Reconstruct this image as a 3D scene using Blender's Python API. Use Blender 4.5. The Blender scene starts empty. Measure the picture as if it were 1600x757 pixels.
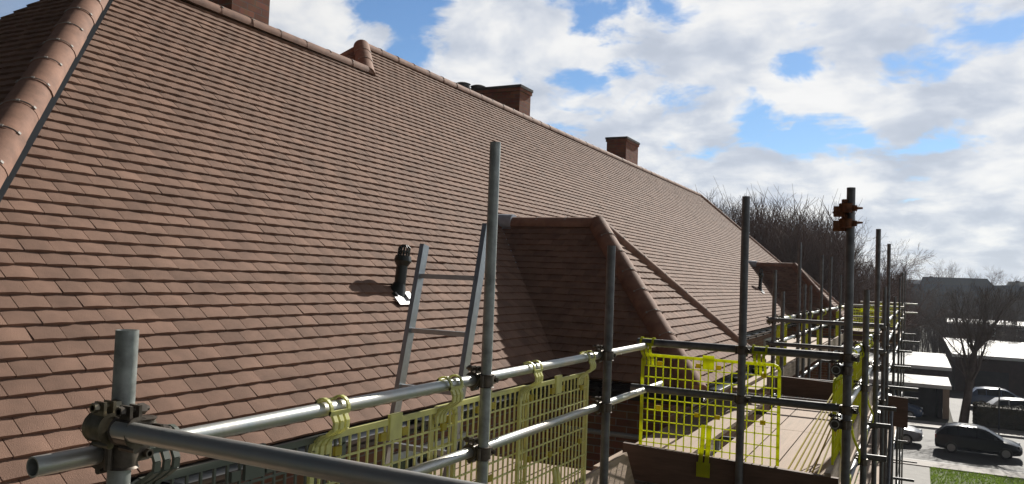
import bpy, math, random
from math import sin, cos, pi, radians
from mathutils import Vector, Matrix
SC = bpy.context.scene
COL = SC.collection
G = -8.5                                    # ground level (the camera stands at z = 0 on the scaffold)
V = Vector

# ------------------------------------------------------------------ camera
yaw, pit, rol, foc = radians(27.143), radians(2.467), radians(2.212), 1240.8
fw = V((-sin(yaw)*cos(pit), cos(yaw)*cos(pit), sin(pit)))
r0 = V((cos(yaw), sin(yaw), 0)); u0 = r0.cross(fw)
rt = cos(rol)*r0 + sin(rol)*u0; up = -sin(rol)*r0 + cos(rol)*u0
cd = bpy.data.cameras.new('camera'); cam = bpy.data.objects.new('camera', cd); COL.objects.link(cam)
cam.matrix_world = Matrix(((rt.x, up.x, -fw.x, 0), (rt.y, up.y, -fw.y, 0), (rt.z, up.z, -fw.z, 0), (0, 0, 0, 1)))
cd.sensor_width = 36; cd.lens = 36*foc/1600; cd.clip_start = .05; cd.clip_end = 6000
SC.camera = cam

# ------------------------------------------------------------------ sun, sky, exposure
SUN = V((.14, 1.74, 1)).normalized()
elev = math.asin(SUN.z); azim = math.atan2(SUN.x, SUN.y)
sl = bpy.data.lights.new('sun', 'SUN'); so = bpy.data.objects.new('sun', sl); COL.objects.link(so)
sl.energy = 5.0; sl.angle = radians(.53); sl.color = (1, .95, .87)
so.rotation_euler = SUN.to_track_quat('Z', 'Y').to_euler(); so.location = (0, 0, 40)
W = bpy.data.worlds.new('World'); SC.world = W; W.use_nodes = True
SC.view_settings.view_transform = 'Standard'; SC.view_settings.look = 'None'
SC.view_settings.exposure = .25; SC.view_settings.gamma = 1; SC.view_settings.use_curve_mapping = False

def N(nt, typ, **kw):
    n = nt.nodes.new(typ)
    for k, v in kw.items():
        if k.startswith('i_'):
            key = k[2:]; key = int(key) if key.isdigit() else key
            n.inputs[key].default_value = v
        else: setattr(n, k, v)
    return n
def build_world():
    nt = W.node_tree; nt.nodes.clear(); L = nt.links.new
    out = N(nt, 'ShaderNodeOutputWorld'); bg = N(nt, 'ShaderNodeBackground', i_Strength=.1)
    L(bg.outputs[0], out.inputs[0])
    sky = N(nt, 'ShaderNodeTexSky', sky_type='NISHITA', sun_disc=False, sun_elevation=elev, sun_rotation=azim,
            altitude=50, air_density=1.0, dust_density=.1, ozone_density=2.5)
    tc = N(nt, 'ShaderNodeTexCoord'); sep = N(nt, 'ShaderNodeSeparateXYZ'); L(tc.outputs['Generated'], sep.inputs[0])
    def M(op, a, b=None, c=None, clamp=False):
        n = N(nt, 'ShaderNodeMath', operation=op, use_clamp=clamp)
        for i, q in enumerate((a, b, c)):
            if q is None: continue
            if isinstance(q, (int, float)): n.inputs[i].default_value = q
            else: L(q, n.inputs[i])
        return n.outputs[0]
    zz = M('ADD', M('MAXIMUM', sep.outputs[2], 0.0), .32)
    cmb = N(nt, 'ShaderNodeCombineXYZ'); L(M('DIVIDE', sep.outputs[0], zz), cmb.inputs[0]); L(M('DIVIDE', sep.outputs[1], zz), cmb.inputs[1])
    def noise(scale, det, rough, off, dist=0.0):
        mp = N(nt, 'ShaderNodeMapping'); L(cmb.outputs[0], mp.inputs[0]); mp.inputs['Location'].default_value = off
        n = N(nt, 'ShaderNodeTexNoise', i_Scale=scale, i_Detail=det, i_Roughness=rough, i_Distortion=dist); L(mp.outputs[0], n.inputs['Vector'])
        return n.outputs['Fac']
    def blob(u, v, size, amt):            # gap (-) or bank (+) of cloud in one direction of the sky
        d = (fw + (u-800)/foc*rt - (v-378.5)/foc*up).normalized()
        n = N(nt, 'ShaderNodeVectorMath', operation='DOT_PRODUCT'); L(tc.outputs['Generated'], n.inputs[0]); n.inputs[1].default_value = d
        mr = N(nt, 'ShaderNodeMapRange', interpolation_type='SMOOTHSTEP'); L(n.outputs['Value'], mr.inputs[0])
        mr.inputs[1].default_value = cos(size); mr.inputs[2].default_value = 1; mr.inputs[3].default_value = 0; mr.inputs[4].default_value = amt
        return mr.outputs[0]
    n1 = noise(NS, 10, .58, NOFF, .3)
    dens = n1
    for b in BLOBS: dens = M('ADD', dens, blob(*b))
    def ss(x, a, b, lo=0., hi=1.):
        mr = N(nt, 'ShaderNodeMapRange', interpolation_type='SMOOTHSTEP'); L(x, mr.inputs[0])
        for i, q in enumerate((a, b, lo, hi)): mr.inputs[i+1].default_value = q
        return mr.outputs[0]
    mask0 = ss(dens, .375, .49)
    thick = ss(dens, .5, .8)
    n2 = noise(NS*1.2, 8, .55, (NOFF[0]+.3, NOFF[1]+.5, 0), .2)
    shade = M('MULTIPLY_ADD', ss(n2, .33, .66), .36, .66)
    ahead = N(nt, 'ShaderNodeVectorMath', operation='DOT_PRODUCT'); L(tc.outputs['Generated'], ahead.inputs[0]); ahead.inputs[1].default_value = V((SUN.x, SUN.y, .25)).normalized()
    fill_bank = N(nt, 'ShaderNodeVectorMath', operation='DOT_PRODUCT'); L(tc.outputs['Generated'], fill_bank.inputs[0]); fill_bank.inputs[1].default_value = V((1, .1, .25)).normalized()
    cloud_fill = M('MAXIMUM', ss(ahead.outputs['Value'], .05, .82, .04, 1.0), ss(fill_bank.outputs['Value'], .35, .9, 0., .72))     # cloud dimmed away from the sun, plus an unseen bright bank added as fill
    mask = M('MAXIMUM', mask0, M('MAXIMUM', ss(ahead.outputs['Value'], .62, .25, 0., 1.), ss(sep.outputs[2], .42, .62, 0., 1.)))   # unseen cloud added over the rest of the sky to hold ambient light down
    low = ss(sep.outputs[2], .36, .62, 1.0, .20)          # overhead cloud, out of view, dimmed to keep shaded faces dark
    val = M('MULTIPLY', M('MULTIPLY', M('MULTIPLY', shade, cloud_fill), low), CLOUD)
    cc = N(nt, 'ShaderNodeMixRGB', blend_type='MIX'); L(ss(n2, .36, .64), cc.inputs[0])
    cc.inputs[1].default_value = (.86, .93, 1.06, 1); cc.inputs[2].default_value = (1.0, .99, .97, 1)
    cl = N(nt, 'ShaderNodeVectorMath', operation='SCALE'); L(cc.outputs[0], cl.inputs[0]); L(val, cl.inputs['Scale'])
    sk = N(nt, 'ShaderNodeMixRGB', blend_type='MULTIPLY', i_0=1.0); L(sky.outputs[0], sk.inputs[1]); sk.inputs[2].default_value = SKYTINT
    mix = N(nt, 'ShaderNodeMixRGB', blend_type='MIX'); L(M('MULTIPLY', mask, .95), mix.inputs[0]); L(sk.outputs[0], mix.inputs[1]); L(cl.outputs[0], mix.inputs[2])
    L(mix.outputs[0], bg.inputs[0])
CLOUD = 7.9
NS = 3.9; NOFF = (1.3, 7.6, 0)
SKYTINT = (.62, .74, .86, 1)
BLOBS = [(615, 40, .10, -.13), (1000, 30, .09, -.14), (1270, 175, .11, -.22), (1110, 185, .09, -.20), (1430, 195, .10, -.10), (900, 160, .06, -.08),
         (1480, 265, .08, -.10), (1390, 45, .06, -.06), (40, 10, .1, -.2), (480, 50, .12, .12), (760, 90, .12, .10), (1320, 150, .06, .06),
         (1050, 240, .13, .14), (1350, 330, .24, .16), (1560, 180, .08, .10), (1180, 60, .12, .10)]
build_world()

# ------------------------------------------------------------------ helpers
class MB:
    def __init__(s): s.v = []; s.f = []; s.m = []
    def vert(s, p): s.v.append(tuple(p)); return len(s.v)-1
    def face(s, idx, mi=0): s.f.append(tuple(idx)); s.m.append(mi)
    def poly(s, pts, mi=0): s.face([s.vert(p) for p in pts], mi)
    def hexa(s, b, mi=0):                 # 8 corners: bottom ring, top ring
        i = [s.vert(p) for p in b]
        for q in ((3, 2, 1, 0), (4, 5, 6, 7), (0, 1, 5, 4), (1, 2, 6, 5), (2, 3, 7, 6), (3, 0, 4, 7)): s.face([i[k] for k in q], mi)
    def box(s, x0, x1, y0, y1, z0, z1, mi=0):
        s.hexa([(x0, y0, z0), (x1, y0, z0), (x1, y1, z0), (x0, y1, z0), (x0, y0, z1), (x1, y0, z1), (x1, y1, z1), (x0, y1, z1)], mi)
    def obox(s, c, A, B, C, a, b, d, mi=0):   # oriented box, half sizes a b d along A B C
        c = V(c); q = []
        for w in (-1, 1):
            for (i, j) in ((-1, -1), (1, -1), (1, 1), (-1, 1)): q.append(c + A*a*i + B*b*j + C*d*w)
        s.hexa(q, mi)
    def bar(s, p, q, w, h, upv=V((0, 0, 1)), mi=0):
        p = V(p); q = V(q); A = (q-p); l = A.length; A = A/l; B = A.cross(upv)
        if B.length < 1e-4: B = A.cross(V((1, 0, 0)))
        B.normalize(); C = B.cross(A)
        s.obox((p+q)/2, A, B, C, l/2, w/2, h/2, mi)
    def tube(s, p, q, ra, rb=None, n=14, caps=True, hollow=False, mi=0):
        p = V(p); q = V(q); rb = ra if rb is None else rb
        A = (q-p).normalized(); B = A.orthogonal().normalized(); C = A.cross(B)
        def ring(c, r): return [s.vert(c + (B*cos(2*pi*k/n) + C*sin(2*pi*k/n))*r) for k in range(n)]
        a = ring(p, ra); b = ring(q, rb)
        for k in range(n): s.face((a[k], a[(k+1) % n], b[(k+1) % n], b[k]), mi)
        if hollow:
            for (e, c, r, dr, fl) in ((a, p, ra, A, 1), (b, q, rb, -A, 0)):
                i1 = ring(c, r*.84); i2 = ring(c+dr*r*4, r*.84)
                for k in range(n):
                    k2 = (k+1) % n
                    s.face((e[k2], e[k], i1[k], i1[k2]) if fl else (e[k], e[k2], i1[k2], i1[k]), mi)
                    s.face((i1[k2], i1[k], i2[k], i2[k2]) if fl else (i1[k], i1[k2], i2[k2], i2[k]), mi)
                s.face(i2 if fl else i2[::-1], mi)
        elif caps: s.face(a[::-1], mi); s.face(b, mi)
    def sweep(s, pts, r, n=8, mi=0):
        for a, b in zip(pts[:-1], pts[1:]): s.tube(a, b, r, n=n, mi=mi)
    def build(s, name, mats, parent=None, base=None, smooth=False):
        o0 = V(ORG[parent.name]) if parent is not None else V(base if base is not None else (0, 0, 0))
        me = bpy.data.meshes.new(name)
        me.from_pydata([(x-o0.x, y-o0.y, z-o0.z) for x, y, z in s.v], [], s.f)
        for m in (mats if isinstance(mats, (list, tuple)) else [mats]): me.materials.append(m)
        me.polygons.foreach_set('material_index', s.m)
        if smooth:
            me.polygons.foreach_set('use_smooth', [True]*len(s.f))
            try: me.set_sharp_from_angle(angle=radians(40))
            except Exception: pass
        me.update()
        o = bpy.data.objects.new(name, me); COL.objects.link(o)
        if parent is not None: o.parent = parent
        else: o.location = o0
        ORG[o.name] = tuple(o0)
        return o
ORG = {}
def tag(o, label=None, cat=None, group=None, kind=None):
    if label: o['label'] = label
    if cat: o['category'] = cat
    if group: o['group'] = group
    if kind: o['kind'] = kind
    return o
def thing(name, loc, label, cat, group=None):
    o = bpy.data.objects.new(name, None); COL.objects.link(o); o.location = loc; o.empty_display_size = .2
    ORG[o.name] = tuple(loc); return tag(o, label, cat, group)

def mat(name, col, rough=.7, metal=0., var=.15, vscale=6., bump=0., bscale=60., spec=.5, col2=None, stretch=None, island=0.):
    m = bpy.data.materials.new(name); m.use_nodes = True; nt = m.node_tree; L = nt.links.new
    b = nt.nodes['Principled BSDF']; b.inputs['Roughness'].default_value = rough; b.inputs['Metallic'].default_value = metal
    b.inputs['Specular IOR Level'].default_value = spec
    tc = N(nt, 'ShaderNodeTexCoord'); mp = N(nt, 'ShaderNodeMapping'); L(tc.outputs['Object'], mp.inputs[0])
    if stretch: mp.inputs['Scale'].default_value = stretch
    n = N(nt, 'ShaderNodeTexNoise', i_Scale=vscale, i_Detail=6, i_Roughness=.62); L(mp.outputs[0], n.inputs['Vector'])
    rmp = N(nt, 'ShaderNodeValToRGB'); L(n.outputs['Fac'], rmp.inputs[0])
    c2 = col2 if col2 else tuple(min(1, c*(1+var)) for c in col)
    c1 = col if col2 else tuple(c*(1-var) for c in col)
    rmp.color_ramp.elements[0].position = .3; rmp.color_ramp.elements[1].position = .7
    rmp.color_ramp.elements[0].color = (*c1, 1); rmp.color_ramp.elements[1].color = (*c2, 1)
    colout = rmp.outputs[0]
    if island:
        g = N(nt, 'ShaderNodeNewGeometry'); mr = N(nt, 'ShaderNodeMapRange'); L(g.outputs['Random Per Island'], mr.inputs[0])
        mr.inputs[3].default_value = 1-island; mr.inputs[4].default_value = 1+island
        sc = N(nt, 'ShaderNodeVectorMath', operation='SCALE'); L(colout, sc.inputs[0]); L(mr.outputs[0], sc.inputs['Scale']); colout = sc.outputs[0]
    L(colout, b.inputs['Base Color'])
    if bump:
        n2 = N(nt, 'ShaderNodeTexNoise', i_Scale=bscale, i_Detail=4); L(mp.outputs[0], n2.inputs['Vector'])
        bp = N(nt, 'ShaderNodeBump', i_Strength=bump, i_Distance=.01); L(n2.outputs['Fac'], bp.inputs['Height']); L(bp.outputs[0], b.inputs['Normal'])
    return m
def brickmat(name, c1, c2, mortar):
    m = bpy.data.materials.new(name); m.use_nodes = True; nt = m.node_tree; L = nt.links.new
    b = nt.nodes['Principled BSDF']; b.inputs['Roughness'].default_value = .9
    tc = N(nt, 'ShaderNodeTexCoord'); sp = N(nt, 'ShaderNodeSeparateXYZ'); L(tc.outputs['Object'], sp.inputs[0])
    ad = N(nt, 'ShaderNodeMath', operation='ADD'); L(sp.outputs[0], ad.inputs[0]); L(sp.outputs[1], ad.inputs[1])
    cb = N(nt, 'ShaderNodeCombineXYZ'); L(ad.outputs[0], cb.inputs[0]); L(sp.outputs[2], cb.inputs[1])
    t = N(nt, 'ShaderNodeTexBrick', i_Scale=1.0); L(cb.outputs[0], t.inputs['Vector'])
    t.inputs['Color1'].default_value = (*c1, 1); t.inputs['Color2'].default_value = (*c2, 1); t.inputs['Mortar'].default_value = (*mortar, 1)
    t.inputs['Mortar Size'].default_value = .006; t.inputs['Brick Width'].default_value = .225; t.inputs['Row Height'].default_value = .075; t.inputs['Bias'].default_value = 0
    n = N(nt, 'ShaderNodeTexNoise', i_Scale=9, i_Detail=5); L(tc.outputs['Object'], n.inputs['Vector'])
    mx = N(nt, 'ShaderNodeMixRGB', blend_type='MULTIPLY', i_0=.5); L(t.outputs['Color'], mx.inputs[1]); L(n.outputs['Color'], mx.inputs[2])
    mx2 = N(nt, 'ShaderNodeVectorMath', operation='SCALE'); L(mx.outputs[0], mx2.inputs[0]); mx2.inputs['Scale'].default_value = 1.25
    L(mx2.outputs[0], b.inputs['Base Color'])
    bp = N(nt, 'ShaderNodeBump', i_Strength=.6, i_Distance=.01, invert=True); L(t.outputs['Fac'], bp.inputs['Height']); L(bp.outputs[0], b.inputs['Normal'])
    return m
def plastic(name, col, trans=.5):
    m = bpy.data.materials.new(name); m.use_nodes = True; nt = m.node_tree; L = nt.links.new
    b = nt.nodes['Principled BSDF']; b.inputs['Roughness'].default_value = .42
    tc = N(nt, 'ShaderNodeTexCoord'); n = N(nt, 'ShaderNodeTexNoise', i_Scale=14, i_Detail=5); L(tc.outputs['Object'], n.inputs['Vector'])
    r = N(nt, 'ShaderNodeValToRGB'); L(n.outputs['Fac'], r.inputs[0]); r.color_ramp.elements[0].position = .35; r.color_ramp.elements[1].position = .7
    r.color_ramp.elements[0].color = (*[c*.8 for c in col], 1); r.color_ramp.elements[1].color = (*col, 1)
    L(r.outputs[0], b.inputs['Base Color'])
    t = N(nt, 'ShaderNodeBsdfTranslucent'); L(r.outputs[0], t.inputs[0])
    mx = N(nt, 'ShaderNodeMixShader', i_0=trans); L(b.outputs[0], mx.inputs[1]); L(t.outputs[0], mx.inputs[2])
    L(mx.outputs[0], nt.nodes['Material Output'].inputs[0]); return m
def glassmat(name, col=(.02, .025, .03)):
    return mat(name, col, rough=.06, var=.2, vscale=2, spec=.8)

M_TILE = mat('clay_tile', (.236, .142, .102), rough=.85, var=.22, vscale=5, bump=.4, bscale=220, spec=.25, island=.14)
M_TILEDK = mat('roof_underlay', (.05, .035, .03), rough=.95)
M_RIDGE = mat('clay_ridge_tile', (.265, .145, .10), rough=.8, var=.3, vscale=7, bump=.2, bscale=150, spec=.3, island=.08)
M_CLIP = mat('clip_metal', (.30, .27, .24), rough=.6)
M_LEAD = mat('lead', (.42, .45, .50), rough=.5, metal=.3, var=.25, vscale=12)
M_ALU = mat('white_flashing', (.52, .53, .54), rough=.5, metal=.2, var=.12, vscale=15)
M_BRICK = brickmat('red_brick', (.34, .16, .10), (.24, .11, .075), (.34, .29, .25))
M_CHIM = brickmat('chimney_brick', (.36, .15, .09), (.23, .095, .06), (.20, .14, .11))
M_CONC = mat('cap_concrete', (.10, .095, .09), rough=.9, var=.3)
M_BLACKPL = mat('black_plastic', (.018, .02, .022), rough=.28, var=.3, spec=.6)
M_VENT = mat('vent_plastic', (.022, .026, .022), rough=.4, var=.3)
M_WHITE = mat('white_frame', (.75, .75, .73), rough=.4, var=.06)
M_GLASS = glassmat('window_glass')
M_GALV = mat('galvanised_tube', (.42, .46, .45), rough=.42, metal=.7, col2=(.58, .53, .47), vscale=7, bump=.08, bscale=40, stretch=(1, 1, .5))
M_OLDGALV = mat('dull_galvanised_tube', (.15, .15, .152), rough=.48, metal=.6, var=.35, vscale=14, bump=.1, bscale=40)
M_COUP = mat('coupler_steel', (.12, .10, .08), rough=.5, metal=.6, var=.5, vscale=30)
M_GOLD = mat('plated_coupler', (.22, .19, .13), rough=.4, metal=.7, var=.4, vscale=30)
M_RUST = mat('rusty_steel', (.20, .075, .03), rough=.8, metal=.2, var=.5, vscale=35)
M_YEL = plastic('yellow_mesh_plastic', (.80, .83, .03), .62)
M_YELP = plastic('faded_yellow_mesh_plastic', (.95, .94, .42), .34)
M_YELB = plastic('bright_yellow_plastic', (.85, .72, .01), .4)
M_YELS = plastic('dull_yellow_plastic', (.70, .60, .10), .4)
M_GREYPL = plastic('grey_mesh_plastic', (.16, .18, .15), .2)
M_BOARD = mat('scaffold_board', (.48, .345, .25), rough=.8, var=.2, vscale=3.0, bump=.25, bscale=20, stretch=(9, .7, 9), island=.12, col2=(.36, .27, .20))
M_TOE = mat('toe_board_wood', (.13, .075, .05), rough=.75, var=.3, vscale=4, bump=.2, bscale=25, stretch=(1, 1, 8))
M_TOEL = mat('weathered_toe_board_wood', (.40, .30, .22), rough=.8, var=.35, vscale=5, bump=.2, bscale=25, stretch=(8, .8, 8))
M_LADDER = mat('ladder_aluminium', (.40, .43, .45), rough=.38, metal=.8, var=.2, vscale=10)
M_ASPH = mat('asphalt', (.075, .073, .07), rough=.7, var=.45, vscale=.5, bump=.5, bscale=40, spec=.22)
M_PAVE = mat('paving', (.30, .27, .24), rough=.75, var=.2, vscale=1.5)
M_PATH = mat('concrete_path', (.26, .25, .23), rough=.8, var=.15, vscale=2)
M_KERB = mat('kerb_stone', (.36, .35, .33), rough=.7, var=.15, vscale=2)
M_GRASSB = mat('lawn_soil', (.09, .13, .025), rough=.95, var=.4, vscale=1.2)
M_GRASS = plastic('grass_blades', (.17, .26, .03), .5)
M_FIELD = mat('rough_ground', (.06, .055, .035), rough=.95, var=.45, vscale=.12)
M_HILL = mat('hazed_hill_scrub', (.055, .062, .085), rough=1, var=.3, vscale=.02)  # blue of distant haze mixed into the scrub's base colour
M_BARK = mat('bark', (.13, .10, .082), rough=.95, var=.3, vscale=3)
M_BARKB = mat('brown_bark', (.15, .092, .07), rough=.95, var=.3, vscale=3)
M_HEDGE = mat('hedge_leaves', (.07, .06, .03), rough=.8, var=.5, vscale=2)
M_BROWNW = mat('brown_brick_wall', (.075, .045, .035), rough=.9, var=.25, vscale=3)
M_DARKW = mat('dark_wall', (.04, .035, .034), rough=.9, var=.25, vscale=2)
M_FLAT = mat('shiny_flat_roof', (.30, .30, .29), rough=.62, var=.5, vscale=1.2, bump=.3, bscale=3, spec=.22, stretch=(.25, 1.6, 1))
M_SLATE = mat('slate_roof', (.035, .036, .042), rough=.8, var=.2)

# ------------------------------------------------------------------ ground and road
def sheet(name, x0, x1, y0, y1, z, m):
    b = MB(); b.poly([(x0, y0, z), (x1, y0, z), (x1, y1, z), (x0, y1, z)]); return tag(b.build(name, m), kind='structure')
sheet('ground', -900, 1300, -120, 1260, G-.02, M_FIELD)
def strip(name, x0, x1, y0, y1, top, m):
    b = MB(); b.box(x0, x1, y0, y1, G-.4, top); return tag(b.build(name, m), kind='structure')
sheet('road', -60, 120, 45.3, 56.6, G-.012, M_ASPH)
strip('near_pavement', -60, 120, 43.9, 45.1, G+.10, M_PAVE)
strip('near_kerb', -60, 120, 45.1, 45.3, G+.105, M_KERB)
strip('far_kerb', -60, 120, 56.6, 56.8, G+.105, M_KERB)
strip('far_pavement', -60, 120, 56.8, 59.0, G+.10, M_PAVE)
strip('path', -1.25, .62, 20, 43.9, G+.06, M_PATH)
strip('lawn', .62, 60, 12, 43.9, G+.045, M_GRASSB)
strip('lawn', -9, -1.25, 36.5, 43.9, G+.045, M_GRASSB)
strip('parking_court', 2.2, 60, 60.6, 78, G+.02, M_ASPH)
rnd = random.Random(5)
gb = MB()
for k in range(15000):
    x = rnd.uniform(.65, 12); y = 43.85 - 10*rnd.random()**1.3
    if k % 6 == 0: x = rnd.uniform(-5, -1.3)
    a = rnd.uniform(0, 2*pi); h = rnd.uniform(.04, .12); w = .03
    z = G+.045
    gb.poly([(x-w*cos(a), y-w*sin(a), z), (x+w*cos(a), y+w*sin(a), z), (x+rnd.uniform(-.05, .05), y+rnd.uniform(-.05, .05), z+h)])
tag(gb.build('grass', M_GRASS), 'bright green mown grass by the path and road', 'grass', kind='stuff')
# far hills
hb = MB(); pts = []
for k in range(61):
    x = -700+k*30; h = 8.5+1.6*sin(k*.35)+.8*sin(k*1.1+1)
    if x > 60: h -= 3
    pts.append((x, h))
for (x0, h0), (x1, h1) in zip(pts[:-1], pts[1:]):
    hb.poly([(x0, 778, G), (x1, 778, G), (x1, 800, h1), (x0, 800, h0)]); hb.poly([(x0, 800, h0), (x1, 800, h1), (x1, 1200, G), (x0, 1200, G)])
tag(hb.build('hills', M_HILL, smooth=True), kind='structure')
hb = MB()
for k in range(80):
    xa, xb = -160+k*5, -155+k*5
    ha, hb_ = [2.2+.5*sin(x*.09)+.35*sin(x*.31+1)+.25*sin(x*.83) for x in (xa, xb)]
    hb.poly([(xa, 258, G), (xb, 258, G), (xb, 270, hb_), (xa, 270, ha)]); hb.poly([(xa, 270, ha), (xb, 270, hb_), (xb, 286, G), (xa, 286, G)])
tag(hb.build('terrain', M_HILL, smooth=True), kind='structure')

# ------------------------------------------------------------------ the house
EX, EZ = -3.14, -.963                  # eaves line
Y0, Y1 = 1.1, 37.0                     # ends of the eaves
RX, RZ = -6.85, 2.747                  # lower ridge
UX, UZ = -7.43, 3.327                  # raised ridge
BX = -11.7                             # rear eaves
house = thing('brick_house', (-7.4, 19, G), 'long red brick building under a brown clay tiled hipped roof with two projecting bays', 'building')
s2 = 2**.5

def tile_face(mb, O, U, Vd, rows, gauge, iv, seed, width=.166, thick=.022):
    rn = random.Random(seed); O = V(O); Nn = U.cross(Vd)
    for k in range(rows):
        v0 = k*gauge - .012; v1 = v0+gauge*1.2
        a0, b0 = iv(k*gauge); a1, b1 = iv((k+1.1)*gauge)
        ua, ub = min(a0, a1), max(b0, b1)
        off = (k % 2)*width/2 + rn.uniform(-.012, .012)
        j = math.floor((ua-off)/width)
        while True:
            t0 = j*width+off; t1 = t0+width-.0042; j += 1
            if t0 > ub: break
            if t1 < ua: continue
            def cl(u, a, b): return min(max(u, a), b)
            B0, B1 = cl(t0, a0, b0), cl(t1, a0, b0); T0, T1 = cl(t0, a1, b1), cl(t1, a1, b1)
            if B1-B0 < .004 and T1-T0 < .004: continue
            e = rn.gauss(0, .0010); t = rn.gauss(0, .0010); dv = rn.gauss(0, .0014)
            if rn.random() < .004: e += .005
            if rn.random() < .006: dv -= .012
            lift = .010
            P = []
            for q, (bu, tu) in enumerate(((B0, T0), ((B0+B1)/2, (T0+T1)/2), (B1, T1))):
                cam_ = .0042 if q == 1 else 0
                hb_ = thick+lift+e+(q-1)*t+cam_
                P.append((mb.vert(O+U*bu+Vd*(v0+dv)+Nn*(hb_-thick)), mb.vert(O+U*bu+Vd*(v0+dv)+Nn*hb_), mb.vert(O+U*tu+Vd*v1+Nn*(lift+.002+cam_))))
            for q in (0, 1):
                A, B = P[q], P[q+1]
                mb.face((A[1], B[1], B[2], A[2])); mb.face((A[0], B[0], B[1], A[1]))
            A, B = P[0], P[2]
            mb.face((A[0], A[1], A[2])); mb.face((B[1], B[0], B[2]))
def lerp(a, b, t): return a+(b-a)*t

mb = MB()
Sl, Su = 5.2, 6.07
def iv_main(v):
    t = v/Su
    if v <= Sl: return lerp(Y0, Y0+(UZ-EZ), t), lerp(Y1, 29.8, t)
    return 8.74+(v-Sl)/s2, lerp(Y1, 29.8, min(t, 1))
# rows start at the eaves; tiles continue in one plane to the raised ridge
tile_face(mb, (EX, 0, EZ), V((0, 1, 0)), V((-1, 0, 1)).normalized(), 61, .1, iv_main, 1)
roof = mb.build('roof', M_TILE, house, smooth=True)
un = MB(); D = V((-.012, 0, -.012))    # roofing felt under the tiles and the rear slope
n0 = -.02
un.poly([(EX+n0, Y0, EZ+n0), (EX+n0, Y1, EZ+n0), (UX+n0, 29.8, UZ+n0), (UX+n0, 9.35, UZ+n0), (RX+n0, 8.74, RZ+n0), (RX+n0, Y0+3.71, RZ+n0)])
un.poly([(UX, 29.8, UZ), (UX, 9.35, UZ), (BX, 5.1, EZ), (BX, Y1, EZ)])
un.poly([(UX, 9.35, UZ), (RX, 8.76, RZ), (-8.01, 8.76, RZ)])
un.poly([(RX, Y0+3.71, RZ), (RX, 8.9, RZ), (BX+1.14, 8.9, EZ), (BX+1.14, Y0, EZ)])
un.poly([(UX, 29.8, UZ), (BX, Y1, EZ), (EX, Y1, EZ)])
un.build('roof_felt', M_TILEDK, roof)
mb = MB()   # end hip slope facing the camera side
half = 3.71
tile_face(mb, (RX-half, Y0, EZ), V((1, 0, 0)), V((0, 1, 1)).normalized(), 52, .1, lambda v: (v/s2, 2*half-v/s2), 2)
mb.build('hip_end_roof', M_TILE, house, smooth=True)
eb = MB(); eb.poly([(RX-half, Y0+.03, EZ-.02), (RX+half, Y0+.03, EZ-.02), (RX, Y0+3.74, RZ-.02)]); eb.build('end_roof_felt', M_TILEDK, house)
mb = MB()   # little hip of the raised roof
tile_face(mb, (-8.01, 8.74, RZ), V((1, 0, 0)), V((0, .61, .58)).normalized(), 8, .1, lambda v: (min(.58, v*.69), max(.58, 1.16-v*.69)), 3)
mb.build('small_hip_roof', M_TILE, house)

def ridge_run(p, q, r, nrm, seg=.45, clips=True, name='ridge_tiles', seed=0, parent=None, arc=200):
    rn = random.Random(seed); p = V(p); q = V(q); A = (q-p); Ln = A.length; A /= Ln
    B = A.cross(nrm).normalized(); C = B.cross(A)
    if C.dot(nrm) < 0: C = -C
    mb = MB(); n = max(1, round(Ln/seg)); d = Ln/n; K = 12
    for k in range(n):
        a = p+A*(k*d-.02); b = p+A*((k+1)*d+.02)
        ra = r*(1.025); rb = r*.995; off = rn.uniform(-.004, .004)
        def ring(c, rr): return [mb.vert(c + B*(rr*sin(th)+off) + C*(rr*cos(th)-r*.35)) for th in [radians(-arc/2+arc*i/K) for i in range(K+1)]]
        o1 = ring(a, ra); o2 = ring(b, rb); i1 = ring(a, ra-.016); i2 = ring(b, rb-.016)
        for i in range(K):
            mb.face((o1[i], o1[i+1], o2[i+1], o2[i])); mb.face((i1[i+1], i1[i], i2[i], i2[i+1]))
            mb.face((o1[i+1], o1[i], i1[i], i1[i+1])); mb.face((o2[i], o2[i+1], i2[i+1], i2[i]))
        mb.face((o1[0], o2[0], i2[0], i1[0])); mb.face((o1[K], i1[K], i2[K], o2[K]))
    for c, f in ((p-A*.015, 1), (q+A*.015, -1)):       # mortar plugs in the open ends
        pl = [mb.vert(c + B*(r*.99*sin(th)) + C*(r*.99*cos(th)-r*.35)) for th in [radians(-arc/2+arc*i/K) for i in range(K+1)]]
        mb.face(pl if f < 0 else pl[::-1])
    if clips:
        for k in range(1, n):
            c = p+A*(k*d)
            for th in (radians(-48), radians(2), radians(50)):
                pos = c + B*(r*1.04*sin(th)) + C*(r*1.04*cos(th)-r*.35); nn = B*sin(th)+C*cos(th)
                mb.obox(pos, A, nn.cross(A), nn, .010, .009, .004, 1)
            for t in range(10):
                t0 = radians(-48+9.8*t); t1 = radians(-48+9.8*(t+1))
                mb.tube(c+B*(r*1.03*sin(t0))+C*(r*1.03*cos(t0)-r*.35), c+B*(r*1.03*sin(t1))+C*(r*1.03*cos(t1)-r*.35), .003, n=5, mi=1)
    o = mb.build(name, [M_RIDGE, M_CLIP], parent, smooth=True)
    return o
H1 = V((1, -1, 1.4)).normalized()
ridge_run((EX+.02, Y0-.02, EZ-.0), (RX, Y0+3.71, RZ+.02), .116, V((.5, -.5, .7)), .36, parent=house, name='hip_tiles', seed=1)
ridge_run((RX, Y0+3.66, RZ+.02), (RX, 8.80, RZ+.02), .10, V((0, 0, 1)), .45, parent=house, seed=2)
ridge_run((RX+.02, 8.72, RZ), (UX+.02, 9.32, UZ+.02), .12, V((.5, -.5, .7)), .36, parent=house, name='hip_tiles', seed=3)
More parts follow.
